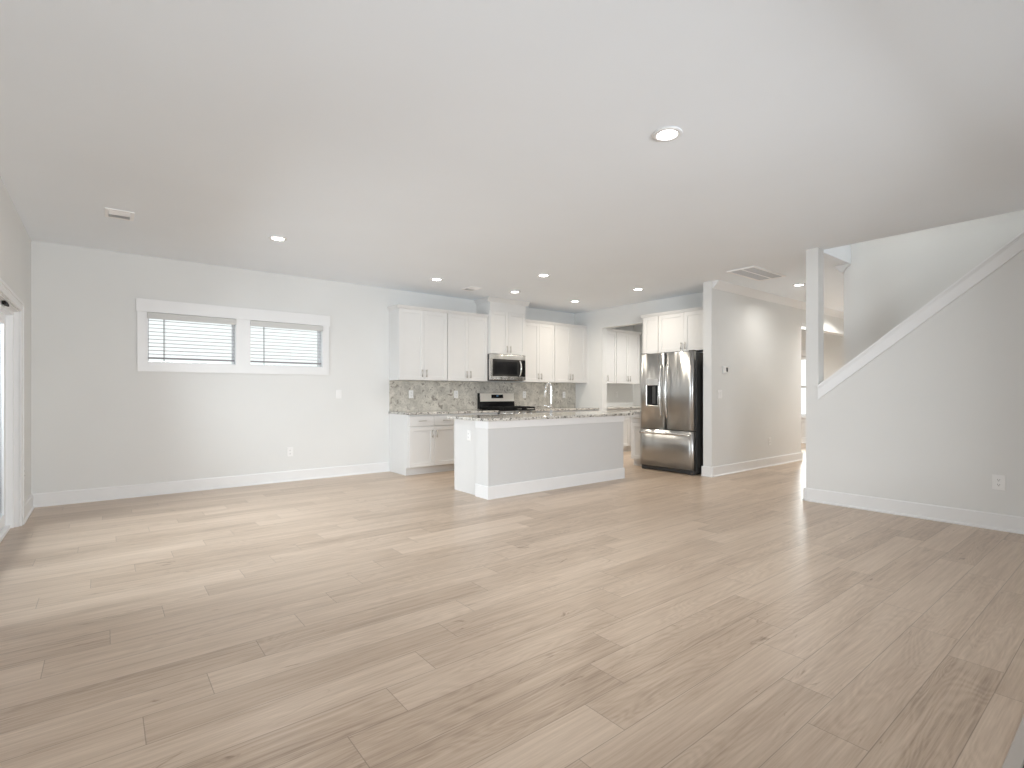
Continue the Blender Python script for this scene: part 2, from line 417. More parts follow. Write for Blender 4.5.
# trim of the cased opening at the end of the hall
m_ = MB(); m_.box(XE, XF, YH0 - 0.015, YH1 + 0.015, 2.335, 2.362, 0.002)
m_.box(XE, XF, YH0 - 0.012, YH0, 2.362, 2.40, 0.001)
struct(m_.build('trim_4', TRIM), 'white edge under the hall header')

# window casing (one flat surround with a taller head board)
m_ = MB(); y0, y1 = YF - 0.018, YF
m_.box(0.292, WIN[0][0], y0, y1, 1.424, WZ1); m_.box(WIN[0][1], WIN[1][0], y0, y1, 1.424, WZ1); m_.box(WIN[1][1], 2.450, y0, y1, 1.424, WZ1)
for a, b in WIN: m_.box(a, b, y0, y1, 1.424, WZ0)
m_.box(0.280, 2.464, YF - 0.024, y1, WZ1, 2.250, 0.002)
struct(m_.build('trim_5', TRIM), 'white flat casing around the pair of windows')
for i, (a, b) in enumerate(WIN):
    wroot = bpy.data.objects.new('window_%d' % (i + 1), None); COL.objects.link(wroot); wroot.location = ((a + b) / 2, YF + 0.1, WZ0)
    struct(wroot, ['left high window in the far wall', 'right high window in the far wall'][i])
    hw, hh = (b - a) / 2, WZ1 - WZ0
    f = MB(); fw = 0.020
    f.box(-hw, -hw + fw, 0.0, 0.05, 0, hh, 0.003); f.box(hw - fw, hw, 0.0, 0.05, 0, hh, 0.003)
    f.box(-hw + fw, hw - fw, 0, 0.05, 0, fw, 0.003); f.box(-hw + fw, hw - fw, 0, 0.05, hh - fw, hh, 0.003)
    f.build('window_frame', VINYL, wroot)
    MB().box(-hw + fw, hw - fw, 0.02, 0.026, fw, hh - fw).build('pane', GLASS, wroot)
    MB().box(-hw, hw, -0.095, 0.0, 0.0, 0.012).build('window_sill', TRIM, wroot)
    MB().box(-hw, -hw + 0.004, -0.099, 0.0, 0.012, hh).box(hw - 0.004, hw, -0.099, 0.0, 0.012, hh).build('window_jamb', VINYL, wroot)

# blinds, one to each window
def blind(a, b, label, wand_f):
    hw = (b - a) / 2 - 0.006; hh = WZ1 - WZ0
    t = thing('window_blind', label, 'blind', ((a + b) / 2, YF + 0.030, WZ0), 0, 'blinds in the pair of high windows')
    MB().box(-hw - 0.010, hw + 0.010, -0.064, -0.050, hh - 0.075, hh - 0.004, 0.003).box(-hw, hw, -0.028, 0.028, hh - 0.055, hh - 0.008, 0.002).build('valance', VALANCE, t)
    s = MB(); n = 10; zb = 0.060
    for k in range(n):
        z = zb + 0.018 + 0.043 * (k + 0.55)
        s.prism([(-0.025, z - 0.006), (0.0, z - 0.0005), (0.025, z + 0.004), (0.025, z + 0.0075), (0.0, z + 0.003), (-0.025, z - 0.0025)], 'x', -hw + 0.002, hw - 0.002)
    s.build('slats', SLATM, t)
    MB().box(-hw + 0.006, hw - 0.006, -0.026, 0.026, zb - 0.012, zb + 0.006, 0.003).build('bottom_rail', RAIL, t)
    for fx in (-0.62, 0.08, 0.70):
        MB().tube([(hw * fx, -0.027, zb), (hw * fx, -0.027, hh - 0.05)], 0.0015, 6).build('ladder_cord', BLIND, t)
    MB().tube([(hw * wand_f, -0.042, hh - 0.06), (hw * wand_f, -0.05, 0.02)], 0.005, 8).build('wand', WAND, t)
    return t
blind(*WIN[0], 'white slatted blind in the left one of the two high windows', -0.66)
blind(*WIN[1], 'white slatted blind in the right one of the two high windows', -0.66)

# patio door
d = bpy.data.objects.new('door_1', None); COL.objects.link(d); d.location = (XL, (DY0 + DY1) / 2, 0); struct(d, 'white sliding patio door in the left wall')
hw = (DY1 - DY0) / 2
f = MB()
f.box(-0.16, -0.032, hw - 0.045, hw - 0.012, 0, DZ - 0.012, 0.003); f.box(-0.16, -0.032, -hw, -hw + 0.045, 0, DZ, 0.003)
f.box(-0.16, -0.095, hw - 0.075, hw - 0.045, 0.03, DZ - 0.05, 0.003)
f.box(-0.16, -0.032, -hw + 0.045, hw - 0.045, DZ - 0.05, DZ - 0.012, 0.003)
f.build('frame', VINYL, d)
f = MB(); f.box(-0.16, -0.05, -hw + 0.045, hw - 0.045, 0, 0.03, 0.003); f.box(-0.10, -0.092, -hw + 0.045, hw - 0.045, 0.03, 0.042); f.box(-0.135, -0.128, -hw + 0.045, hw - 0.045, 0.03, 0.042)
f.build('sill_track', VINYL, d)
for (ya, yb, xx, nm) in ((0.0 - 0.04, hw - 0.05, -0.115, 'door_panel'), (-hw + 0.05, 0.04, -0.150, 'door_panel')):
    p = MB(); st = 0.075
    p.box(xx, xx + 0.035, ya, ya + st, 0.04, DZ - 0.055, 0.003); p.box(xx, xx + 0.035, yb - st, yb, 0.04, DZ - 0.055, 0.003)
    p.box(xx, xx + 0.035, ya + st, yb - st, 0.04, 0.14, 0.003); p.box(xx, xx + 0.035, ya + st, yb - st, DZ - 0.135, DZ - 0.055, 0.003)
    po = p.build(nm, VINYL, d)
    MB().box(xx + 0.014, xx + 0.020, ya + st, yb - st, 0.14, DZ - 0.135).build('pane', GLASS, po)
h = MB(); yl = 5.52 - (DY0 + DY1) / 2; h.box(-0.027, -0.006, yl, yl + 0.11, DZ - 0.040, DZ - 0.012, 0.003); h.box(-0.025, -0.008, yl + 0.13, yl + 0.21, DZ - 0.032, DZ - 0.012, 0.003)
h.build('latch', BLACKM, d)
# door casing
m_ = MB(); x0, x1 = XL, XL + 0.018; cw = 0.078
m_.box(x0, x1, DY1, DY1 + cw, 0, DZ + cw, 0.003); m_.box(x0, x1, DY0 - cw, DY0, 0, DZ + cw, 0.003); m_.box(x0, x1, DY0, DY1, DZ, DZ + cw, 0.003)
m_.box(x1, x1 + 0.008, DY1 + cw - 0.022, DY1 + cw, 0, DZ + cw, 0.002); m_.box(x1, x1 + 0.008, DY0 - cw, DY1 + cw - 0.022, DZ + cw - 0.022, DZ + cw, 0.002)
m_.box(XL - 0.15, XL, DY1 - 0.012, DY1, 0, DZ); m_.box(XL - 0.15, XL, DY0, DY1 - 0.012, DZ - 0.012, DZ)
struct(m_.build('trim_6', TRIM), 'white casing of the patio door')

# front window beyond the hall with its blind
wroot = bpy.data.objects.new('window_3', None); COL.objects.link(wroot); wroot.location = (XF, (FW0 + FW1) / 2, FZ0); struct(wroot, 'bright front window beyond the hall')
hw, hh = (FW1 - FW0) / 2, FZ1 - FZ0; f = MB(); fw = 0.05
f.box(0.06, 0.12, -hw, -hw + fw, 0, hh, 0.003); f.box(0.06, 0.12, hw - fw, hw, 0, hh, 0.003)
f.box(0.06, 0.12, -hw + fw, hw - fw, 0, fw, 0.003); f.box(0.06, 0.12, -hw + fw, hw - fw, hh - fw, hh, 0.003); f.box(0.05, 0.11, -hw + fw, hw - fw, hh / 2 - 0.03, hh / 2 + 0.03, 0.003)
f.build('window_frame', VINYL, wroot)
MB().box(0.085, 0.091, -hw + fw, hw - fw, fw, hh - fw).build('pane', GLASS, wroot)
f = MB(); f.box(-0.018, 0, -hw - 0.09, -hw, 0, hh); f.box(-0.018, 0, hw, hw + 0.09, 0, hh); f.box(-0.024, 0, -hw - 0.1, hw + 0.1, hh, hh + 0.15, 0.002); f.box(-0.05, 0, -hw - 0.1, hw + 0.1, -0.03, 0.0, 0.002); f.box(-0.018, 0, -hw - 0.09, hw + 0.09, -0.11, -0.03)
f.build('window_casing', TRIM, wroot)
t = thing('window_blind', 'white slatted blind in the front window beyond the hall', 'blind', (XF + 0.03, (FW0 + FW1) / 2, FZ0))
s = MB()
for k in range(25):
    z = 0.10 + 0.048 * k
    s.prism([(-0.024, z - 0.003), (0.024, z + 0.003), (0.024, z + 0.006), (-0.024, z)], 'y', -hw + 0.01, hw - 0.01)
s.build('slats', BLIND, t)
MB().box(-0.03, 0.02, -hw + 0.006, hw - 0.006, hh - 0.07, hh - 0.004, 0.003).build('valance', BLIND, t)
MB().box(-0.024, 0.024, -hw + 0.01, hw - 0.01, 0.05, 0.07, 0.003).build('bottom_rail', BLIND, t)

# ------------------------------------------------------------------ cabinets
RZR = -PI / 2        # faces -X (kitchen right wall)
def shaker(m, x0, x1, z0, z1, yf, th=0.020, st=0.058):
    """a shaker door or drawer front, front face at y=yf (towards -y)"""
    b = 0.0015
    yb = yf + th
    m.box(x0, x0 + st, yf, yb, z0, z1, b); m.box(x1 - st, x1, yf, yb, z0, z1, b)
    m.box(x0 + st, x1 - st, yf, yb, z0, z0 + st, b); m.box(x0 + st, x1 - st, yf, yb, z1 - st, z1, b)
    m.box(x0 + st - 0.001, x1 - st + 0.001, yf + 0.009, yb - 0.002, z0 + st - 0.001, z1 - st + 0.001)
    return m
def slab(m, x0, x1, z0, z1, yf, th=0.020): m.box(x0, x1, yf, yf + th, z0, z1, 0.003); return m
def pull(m, x, y, z, vertical, ln=0.11):
    a = ln / 2; o = 0.028
    if vertical:
        m.tube([(x, y - o, z - a), (x, y - o, z + a)], 0.0055, 10)
        for s_ in (-1, 1): m.tube([(x, y, z + s_ * (a - 0.014)), (x, y - o, z + s_ * (a - 0.014))], 0.0042, 8)
    else:
        m.tube([(x - a, y - o, z), (x + a, y - o, z)], 0.0055, 10)
        for s_ in (-1, 1): m.tube([(x + s_ * (a - 0.014), y, z), (x + s_ * (a - 0.014), y - o, z)], 0.0042, 8)
    return m
def crown_run(m, x0, x1, yf, z, left, right, depth, h=0.045, p=0.035):
    prof = [(0, 0), (-0.008, 0), (-0.012, 0.008), (-p * 0.8, h - 0.012), (-p, h - 0.010), (-p, h), (0, h)]
    m.prism([(yf + a, z + b) for a, b in prof], 'x', x0 - (p if left else 0), x1 + (p if right else 0))
    if left: m.prism([(x0 + a, z + b) for a, b in prof], 'y', yf, yf + depth)
    if right: m.prism([(x1 - a, z + b) for a, b in prof], 'y', yf, yf + depth)
    return m
GAP = 0.0015
def off_wall(loc, rz):
    return (loc[0] - (GAP if rz else 0), loc[1] - (0 if rz else GAP), loc[2])
def upper(label, loc, rz, w, h, d, doors=2, crown=(False, False), group='white upper cabinets', hz=0.105, single='r', crown_h=0.045, crown_p=0.035, frieze=0.0):
    t = thing('upper_cabinet', label, 'cabinet', off_wall(loc, rz), rz, group)
    MB().box(-w / 2, w / 2, -d + 0.021, 0, 0, h, 0.001).build('body', CAB, t)
    yf = -d; g = 0.0025; dh = h - frieze
    xs = [-w / 2 + 0.004] + ([0.0] if doors == 2 else []) + [w / 2 - 0.004]
    for k in range(doors):
        xa, xb = xs[k] + g / 2, xs[k + 1] - g / 2
        dr = shaker(MB(), xa, xb, 0.004, dh - 0.022, yf).build('door', CAB, t)
        hx = (xb - 0.034) if (doors == 2 and k == 0) or (doors == 1 and single == 'r') else (xa + 0.034)
        if hz is not None: pull(MB(), hx, yf, hz, True).build('handle', NICKEL, dr)
    if crown:
        m = MB(); m.box(-w / 2, w / 2, -d + 0.004, -d + 0.021, dh - 0.020, h)
        crown_run(m, -w / 2, w / 2, -d + 0.004, h - (crown_h - 0.025 if frieze == 0 else crown_h), crown[0], crown[1], d - 0.006, crown_h, crown_p)
        m.build('crown_moulding', CAB, t)
    return t
UB, UH, UD = 1.366, 1.070, 0.330
GK = 'white upper cabinets on the far kitchen wall'
upper('tall white double-door upper cabinet at the left end of the kitchen run', (3.765, YF, UB), 0, 0.820, UH, UD, 2, (True, False), GK)
upper('white double-door upper cabinet between the end one and the microwave cabinet', (4.560, YF, UB), 0, 0.766, UH, UD, 2, (False, False), GK)
upper('raised white cabinet above the microwave reaching the ceiling', (5.322, YF, 1.822), 0, 0.754, H - 1.824, 0.395, 2, (True, True), GK, hz=0.085, crown_h=0.07, crown_p=0.06, frieze=0.19)
upper('white double-door upper cabinet just right of the microwave', (6.076, YF, UB), 0, 0.750, UH, UD, 2, (False, False), GK)
upper('white double-door upper cabinet in the kitchen corner', (6.858, YF, UB), 0, 0.810, UH, UD, 2, (False, False), GK)
upper('white double-door cabinet above the refrigerator', (XK, 4.546, 1.815), RZR, 0.932, UH + UB - 1.815, UD, 2, (False, False), 'white cabinets around the refrigerator', hz=0.085)
upper('narrow white single-door cabinet left of the one above the refrigerator', (XK, 5.160, 1.815), RZR, 0.292, UH + UB - 1.815, UD, 1, (True, False), 'white cabinets around the refrigerator', hz=None)
upper('white double-door upper cabinet in the pantry, partly behind the opening jamb', (7.850, YF, UB), 0, 0.640, UH, UD, 2, (False, False), 'pantry upper cabinets')
upper('white double-door upper cabinet in the pantry, at its right-hand corner', (8.545, YF, UB), 0, 0.750, UH, UD, 2, (False, True), 'pantry upper cabinets')
# filler strips
MBF = MB().box(7.263, XK, YF - 0.326, YF - 0.306, UB, UB + UH)

CZ0, CZ1 = 0.865, 0.896      # worktop underside and top
BD = 0.615
def base(label, loc, rz, w, n=2, group='white base cabinets', left_end=False, d=BD, drawers=True):
    t = thing('base_cabinet', label, 'cabinet', off_wall(loc, rz), rz, group)
    m = MB(); m.box(-w / 2, w / 2, -d + 0.021, 0, 0.108, CZ0, 0.001)
    m.build('body', CAB, t)
    tk = MB(); tk.box(-w / 2 + 0.001, w / 2, -d + 0.075, -0.02, 0, 0.107); tk.build('toe_kick', CAB, t)
    if left_end: MB().box(-w / 2 - 0.012, -w / 2, -d + 0.021, 0, 0.107, CZ0, 0.001).box(-w / 2 - 0.012, -w / 2, -d + 0.068, 0, 0.0, 0.107).build('end_panel', CAB, t)
    g = 0.003; x0, x1 = -w / 2 + 0.004, w / 2 - 0.004; yf = -d
    xs = [x0 + (x1 - x0) * k / n for k in range(n + 1)]
    for k in range(n):
        xa, xb = xs[k] + g / 2, xs[k + 1] - g / 2
        top = 0.690 if drawers else 0.85
        if drawers:
            o = slab(MB(), xa, xb, 0.700, 0.848, yf).build('drawer', CAB, t)
            pull(MB(), (xa + xb) / 2, yf, 0.775, False, 0.125 if xb - xa > 0.2 else 0.1).build('handle', NICKEL, o)
        dr = shaker(MB(), xa, xb, 0.116, top, yf).build('door', CAB, t)
        hx = (xb - 0.034) if n == 1 or k % 2 == 0 else (xa + 0.034)
        pull(MB(), hx, yf, top - 0.105, True).build('handle', NICKEL, dr)
    return t
GB = 'white base cabinets along the far kitchen wall'
base('white base cabinet with two drawers over two doors at the left end of the run', (3.775, YF, 0), 0, 0.810, 2, GB, True)
base('white base cabinet left of the range, mostly behind the island', (4.562, YF, 0), 0, 0.762, 2, GB)
base('white base cabinet right of the range, behind the island', (6.1, YF, 0), 0, 0.78, 2, GB)
base('white base cabinet in the kitchen corner, behind the island', (6.897, YF, 0), 0, 0.81, 2, GB)
base('narrow white base cabinet with one drawer, left of the refrigerator', (XK, 5.195, 0), RZR, 0.280, 1, 'narrow cabinet beside the refrigerator')
base('white base cabinet in the pantry, seen left through the opening', (7.86, YF, 0), 0, 0.76, 2, 'pantry base cabinets')
base('white base cabinet in the pantry, at its right-hand end', (8.68, YF, 0), 0, 0.86, 2, 'pantry base cabinets')

# worktops and backsplashes
def slab_top(label, x0, x1, y0, y1, group=None):
    o = MB().box(x0, x1, y0, y1, CZ0 + 0.0005, CZ1, 0.003, 2).build('countertop', GRAN)
    return tag(o, label, 'countertop', group)
slab_top('speckled granite worktop left of the range', 3.345, 4.944, YF - 0.645, YF - 0.001)
slab_top('speckled granite worktop right of the range, ending in the kitchen corner', 5.704, XK - 0.002, YF - 0.645, YF - 0.001)
slab_top('speckled granite worktop in the pantry', XK + 0.122, 9.128, YF - 0.645, YF - 0.001)
slab_top('small speckled granite worktop on the narrow cabinet beside the refrigerator', XK - 0.645, XK - 0.002, 5.050, 5.342)
o = MB().box(3.358, XK - 0.002, YF - 0.020, YF - 0.001, CZ1 + 0.001, UB - 0.002).build('backsplash', SPLASH); tag(o, 'full-height speckled granite backsplash behind the range', 'backsplash')
# corner filler beside the last upper cabinet
m_ = MBF; struct(m_.build('trim_7', CAB), 'white filler strip in the kitchen corner')

# ------------------------------------------------------------------ kitchen island
IX0, IX1, IY0, IYm, IY1 = 3.325, 5.625, 4.60, 4.845, 5.37
isl = thing('kitchen_island', 'white kitchen island with grey front panel and granite top', 'island', (IX0, IY0, 0))
W_, D1, D2 = IX1 - IX0, IYm - IY0, IY1 - IY0
MB().box(0, W_, 0.012, D1, 0, CZ0, 0.001).build('front_panel', ISLE, isl)
MB().box(0.034, W_ - 0.01, D1, D2 - 0.022, 0.10, CZ0, 0.001).box(0.034, W_ - 0.01, D1, D2 - 0.075, 0.0, 0.10).build('cabinet_body', CAB, isl)
MB().box(-0.004, 0.0, 0.012, D1, 0.0, CZ0).box(0.022, 0.034, D1 + 0.0, D2 - 0.02, 0.0, CZ0, 0.001).build('end_panel', CAB, isl)
b = MB(); b.prism([(0.012, 0), (-0.008, 0), (-0.008, 0.014), (-0.004, 0.022), (-0.004, BH - 0.006), (0.0, BH + 0.004), (0.012, BH + 0.004)], 'x', -0.016, W_ + 0.008)
b.box(-0.016, -0.004, 0.012, D1 + 0.004, 0, BH + 0.002, 0.002)
b.build('baseboard', TRIM, isl)
b = MB(); b.box(-0.014, W_ + 0.006, -0.002, 0.012, 0.782, CZ0, 0.0015); b.box(-0.014, -0.004, 0.012, D1 + 0.004, 0.782, CZ0, 0.0015)
b.build('top_band', TRIM, isl)
for k in range(4):
    xa = 0.04 + k * (W_ - 0.055) / 4; xb = xa + (W_ - 0.055) / 4 - 0.004
    m = MB(); st = 0.058; ya, yb = D2 - 0.022, D2 - 0.002
    m.box(xa, xa + st, ya, yb, 0.115, 0.85, 0.0015); m.box(xb - st, xb, ya, yb, 0.115, 0.85, 0.0015); m.box(xa + st, xb - st, ya, yb, 0.115, 0.173, 0.0015); m.box(xa + st, xb - st, ya, yb, 0.792, 0.85, 0.0015); m.box(xa + st, xb - st, ya, yb - 0.009, 0.173, 0.792)
    m.build('door', CAB, isl)
slab_top('long speckled granite worktop on the kitchen island', 3.285, 5.83, 4.565, 5.42)

# faucet
fx, fy = 4.535, 4.90
fa = thing('kitchen_faucet', 'tall chrome gooseneck faucet on the island worktop', 'faucet', (fx, fy, CZ1))
MB().lathe([(0.027, 0.0), (0.027, 0.008), (0.021, 0.012), (0.019, 0.05), (0.017, 0.055)], 0, 0, 20).build('base', CHROME, fa)
pts = [(0, 0, 0.05), (0, 0, 0.15), (0, 0, 0.27)]
R_ = 0.048
for k in range(1, 13):
    a = PI * k / 12 * 1.0
    pts.append((0, R_ - R_ * math.cos(a), 0.355 + R_ * math.sin(a)))
pts.insert(3, (0, 0, 0.355)); pts.append((0, 2 * R_ + 0.002, 0.32))
MB().tube(pts, 0.0135, 14).build('spout', CHROME, fa)
MB().tube([(0, 2 * R_ + 0.002, 0.325), (0, 2 * R_ + 0.008, 0.30), (0, 2 * R_ + 0.026, 0.235), (0, 2 * R_ + 0.029, 0.225)], 0.015, 14, [0.0145, 0.016, 0.0185, 0.016]).build('spray_head', CHROME, fa)
MB().tube([(0.0, 0.0, 0.10), (-0.03, 0.012, 0.10), (-0.045, 0.02, 0.105), (-0.085, 0.05, 0.125)], 0.008, 10, [0.011, 0.011, 0.009, 0.007]).build('lever', CHROME, fa)

# ------------------------------------------------------------------ range
RX0, RX1 = 4.948, 5.700; rw = RX1 - RX0
ra = thing('gas_range', 'stainless steel gas range with black grates between the worktops', 'range', ((RX0 + RX1) / 2, YF - 0.025, 0))
MB().box(-rw / 2, rw / 2, -0.60, 0, 0.04, 0.885, 0.003).box(-rw / 2 + 0.03, rw / 2 - 0.03, -0.55, -0.05, 0, 0.04).build('body', DARKM, ra)
MB().box(-rw / 2, rw / 2, -0.635, -0.07, 0.886, 0.902, 0.004).build('cooktop', BLACK, ra)
MB().prism([(-0.075, 0.902), (0.0, 0.902), (0.0, 1.175), (-0.035, 1.175), (-0.050, 1.165), (-0.062, 1.03)], 'x', -rw / 2, rw / 2).build('backguard', BLACK, ra)
pnl = MB().prism([(-0.0635, 1.030), (-0.058, 1.030), (-0.045, 1.168), (-0.052, 1.172)], 'x', -rw / 2 + 0.014, rw / 2 - 0.004).build('control_panel', PANEL, ra)
dsp = MB().prism([(-0.0645, 1.085), (-0.058, 1.085), (-0.052, 1.145), (-0.0575, 1.148)], 'x', -0.125, 0.125).build('display', BLACK, ra)
MB().box(-0.018, -0.004, -0.0640, -0.058, 1.120, 1.128).box(0.004, 0.018, -0.0640, -0.058, 1.120, 1.128).build('readout', BLUE, dsp)
for cx_, wd in ((-0.25, 0.235), (0.0, 0.235), (0.25, 0.235)):
    g = MB(); a = wd / 2
    zz0, zz1 = 0.918, 0.946
    for s_ in (-1, 1):
        g.box(cx_ + s_ * a - 0.009, cx_ + s_ * a + 0.009, -0.62, -0.10, zz0, zz1, 0.002)
        g.box(cx_ - a, cx_ + a, (-0.614 if s_ < 0 else -0.112), (-0.602 if s_ < 0 else -0.10), zz0, zz1, 0.002)
        for yy in (-0.61, -0.11): g.box(cx_ + s_ * a - 0.006, cx_ + s_ * a + 0.006, yy - 0.006, yy + 0.006, 0.902, zz0)
    g.box(cx_ - a, cx_ + a, -0.366, -0.354, zz0, zz1, 0.002)
    for yy in (-0.49, -0.23):
        g.box(cx_ - a, cx_ - 0.035, yy - 0.005, yy + 0.005, zz0, zz1 + 0.003, 0.002); g.box(cx_ + 0.035, cx_ + a, yy - 0.005, yy + 0.005, zz0, zz1 + 0.003, 0.002)
        g.box(cx_ - 0.005, cx_ + 0.005, yy + 0.035, yy + 0.12, zz0, zz1 + 0.003, 0.002); g.box(cx_ - 0.005, cx_ + 0.005, yy - 0.12, yy - 0.035, zz0, zz1 + 0.003, 0.002)
    g.build('grate', BLACKM, ra)
for bx_, by_ in ((-0.25, -0.49), (-0.25, -0.23), (0.25, -0.49), (0.25, -0.23), (0.0, -0.36)):
    MB().lathe([(0.045, 0.902), (0.045, 0.912), (0.034, 0.914), (0.034, 0.922), (0.03, 0.925)], bx_, by_, 20).build('burner', BLACKM, ra)
cp = MB().prism([(-0.60, 0.80), (-0.632, 0.80), (-0.640, 0.885), (-0.60, 0.885)], 'x', -rw / 2, rw / 2).build('knob_panel', STEEL, ra)
for k in range(5):
    kx = -0.28 + 0.14 * k
    MB().tube([(kx, -0.634, 0.842), (kx, -0.655, 0.84), (kx, -0.672, 0.838)], 0.02, 16, [0.024, 0.021, 0.018]).build('knob', STEEL2, cp)
od = MB().box(-rw / 2 + 0.003, rw / 2 - 0.003, -0.632, -0.60, 0.24, 0.792, 0.006).build('oven_door', STEEL, ra)
MB().box(-0.25, 0.25, -0.635, -0.631, 0.36, 0.66).build('window', BLACK, od)
hm = MB(); hm.tube([(-0.32, -0.675, 0.74), (0.32, -0.675, 0.74)], 0.012, 12)
for s_ in (-1, 1): hm.tube([(s_ * 0.30, -0.632, 0.74), (s_ * 0.30, -0.675, 0.74)], 0.009, 10)
hm.build('handle', STEEL2, od)
MB().box(-rw / 2 + 0.003, rw / 2 - 0.003, -0.632, -0.60, 0.06, 0.232, 0.006).build('storage_drawer', STEEL, ra)

# ------------------------------------------------------------------ microwave
MZ0, MZ1 = 1.388, 1.820; mh = MZ1 - MZ0; mw = 0.752; md = 0.40
mi = thing('microwave_oven', 'stainless over-the-range microwave with black window under the raised cabinet', 'microwave', (5.322, YF - 0.021, MZ0))
md -= 0.021
MB().box(-mw / 2, mw / 2, -md + 0.045, 0, 0, mh, 0.002).build('body', DARKM, mi)
dm = MB(); yA, yB = -md, -md + 0.043
dx1 = mw / 2 - 0.13
dm.box(-mw / 2 + 0.001, mw / 2 - 0.001, yA, yB, mh - 0.085, mh - 0.004, 0.006, 2); dm.box(-mw / 2 + 0.001, mw / 2 - 0.001, yA, yB, 0.004, 0.065, 0.006, 2)
dm.box(-mw / 2 + 0.001, -mw / 2 + 0.045, yA, yB, 0.065, mh - 0.085); dm.box(mw / 2 - 0.008, mw / 2 - 0.001, yA, yB, 0.065, mh - 0.085)
do = dm.build('door_frame', STEEL2, mi)
MB().box(-mw / 2 + 0.045, dx1, yA + 0.004, yB, 0.065, mh - 0.085).build('window', MESHB, mi)
MB().box(-mw / 2 + 0.085, dx1 - 0.05, yA + 0.002, yA + 0.005, 0.10, mh - 0.12).build('window_screen', BLACK, mi)
MB().box(dx1 + 0.002, mw / 2 - 0.008, yA + 0.003, yB, 0.065, mh - 0.085).build('control_panel', BLACK, mi)
hm = MB(); hpts = []
for k in range(13):
    a = k / 12; hpts.append((dx1 - 0.005, yA - 0.012 - 0.034 * math.sin(PI * a), 0.075 + (mh - 0.17) * a))
hm.tube(hpts, 0.012, 12, [0.010 + 0.005 * math.sin(PI * k / 12) for k in range(13)]); hm.box(dx1 - 0.014, dx1 + 0.004, yA - 0.012, yA + 0.004, 0.07, 0.095, 0.003); hm.box(dx1 - 0.014, dx1 + 0.004, yA - 0.012, yA + 0.004, mh - 0.115, mh - 0.09, 0.003)
hm.build('handle', STEEL2, mi)
MB().box(-mw / 2 + 0.03, mw / 2 - 0.03, -md + 0.06, -0.02, -0.006, 0.0).build('vent_panel', DARKM, mi)

# ------------------------------------------------------------------ refrigerator (local front towards -y)
FRY, FRW, FRH = 4.584, 0.930, 1.772
fr = thing('refrigerator', 'stainless french-door refrigerator with an ice dispenser, beside the hall wall', 'refrigerator', (XK - 0.03, FRY, 0), RZR)
fd = XK - 0.03 - 6.545      # overall depth to door face
hw = FRW / 2
MB().box(-hw + 0.004, hw - 0.004, -fd + 0.085, 0, 0.02, FRH - 0.012, 0.004).box(-hw + 0.05, hw - 0.05, -fd + 0.12, -0.05, 0.0, 0.02).build('body', DARKM, fr)
def curved_front(x0, x1, z0, z1, bulge, yback, holes=None, wtot=None):
    """door slab whose face bows outwards across its width"""
    m = MB(); n = 16; pts = []
    for k in range(n + 1):
        u = k / n; x = x0 + (x1 - x0) * u
        e = min(u, 1 - u) * (x1 - x0)
        rr = 0.018; edge = 0 if e >= rr else rr - math.sqrt(max(0, rr * rr - (rr - e) ** 2))
        pts.append((x, -fd + 0.006 - bulge * (1 - (2 * u - 1) ** 2) + edge))
    poly = pts + [(x1, -fd + yback), (x0, -fd + yback)]
    m.prism(poly, 'z', z0, z1)
    for f_ in m.bm.faces:
        if abs(f_.normal.z) < 0.5 or True: f_.smooth = False
    return m
def shade_front(o):
    for p in o.data.polygons: p.use_smooth = abs(p.normal.z) < 0.3 and p.normal.y < -0.25
    return o
Zs = 0.628
lx0, lx1, rx0, rx1 = -hw, -0.003, 0.003, hw
# left door is built around the dispenser recess
dxa, dxb, dza, dzb = -hw + 0.125, -hw + 0.355, 0.985, 1.395
ld = shade_front(curved_front(lx0, lx1, Zs + 0.006, FRH, 0.010, 0.075).build('door', STEEL, fr)); ld['label'] = 'left steel door with the ice dispenser'
rd = shade_front(curved_front(rx0, rx1, Zs + 0.006, FRH, 0.010, 0.075).build('door', STEEL, fr)); rd['label'] = 'right plain steel door'
fz = shade_front(curved_front(lx0, rx1, 0.072, Zs - 0.006, 0.012, 0.075).build('freezer_drawer', STEEL, fr))
yd = -fd - 0.004
dp = MB(); dp.box(dxa, dxb, yd - 0.006, yd + 0.012, dzb - 0.105, dzb, 0.004); dp.box(dxa, dxa + 0.014, yd - 0.006, yd + 0.012, dza, dzb - 0.105, 0.003); dp.box(dxb - 0.014, dxb, yd - 0.006, yd + 0.012, dza, dzb - 0.105, 0.003); dp.box(dxa, dxb, yd - 0.006, yd + 0.012, dza - 0.012, dza + 0.004, 0.003)
dp.build('dispenser_frame', STEEL2, ld)
MB().box(dxa + 0.014, dxb - 0.014, yd - 0.001, yd + 0.01, dza + 0.004, dzb - 0.105).build('dispenser_recess', BLACK, ld)
MB().box((dxa + dxb) / 2 + 0.005, (dxa + dxb) / 2 + 0.06, yd - 0.005, yd + 0.008, dza + 0.03, dzb - 0.12, 0.003).build('dispenser_paddle', DARKM, ld)
for dr, hx in ((ld, -0.050), (rd, 0.050)):
    m = MB(); pts = []; rad = []
    for k in range(17):
        a = k / 16
        pts.append((hx, -fd - 0.022 - 0.042 * math.sin(PI * a) ** 0.8, 0.80 + 0.80 * a)); rad.append(0.012 + 0.004 * math.sin(PI * a))
    m.tube(pts, 0.014, 12, rad)
    for zz in (0.81, 1.59): m.tube([(hx, -fd + 0.012, zz), (hx, -fd - 0.026, zz)], 0.012, 10)
    m.build('handle', STEEL2, dr)
m = MB(); pts = []
for k in range(17):
    a = k / 16; pts.append((-hw + 0.04 + (FRW - 0.08) * a, -fd - 0.038 - 0.026 * math.sin(PI * a), Zs - 0.055))
m.tube(pts, 0.018, 12, [0.018] * 17)
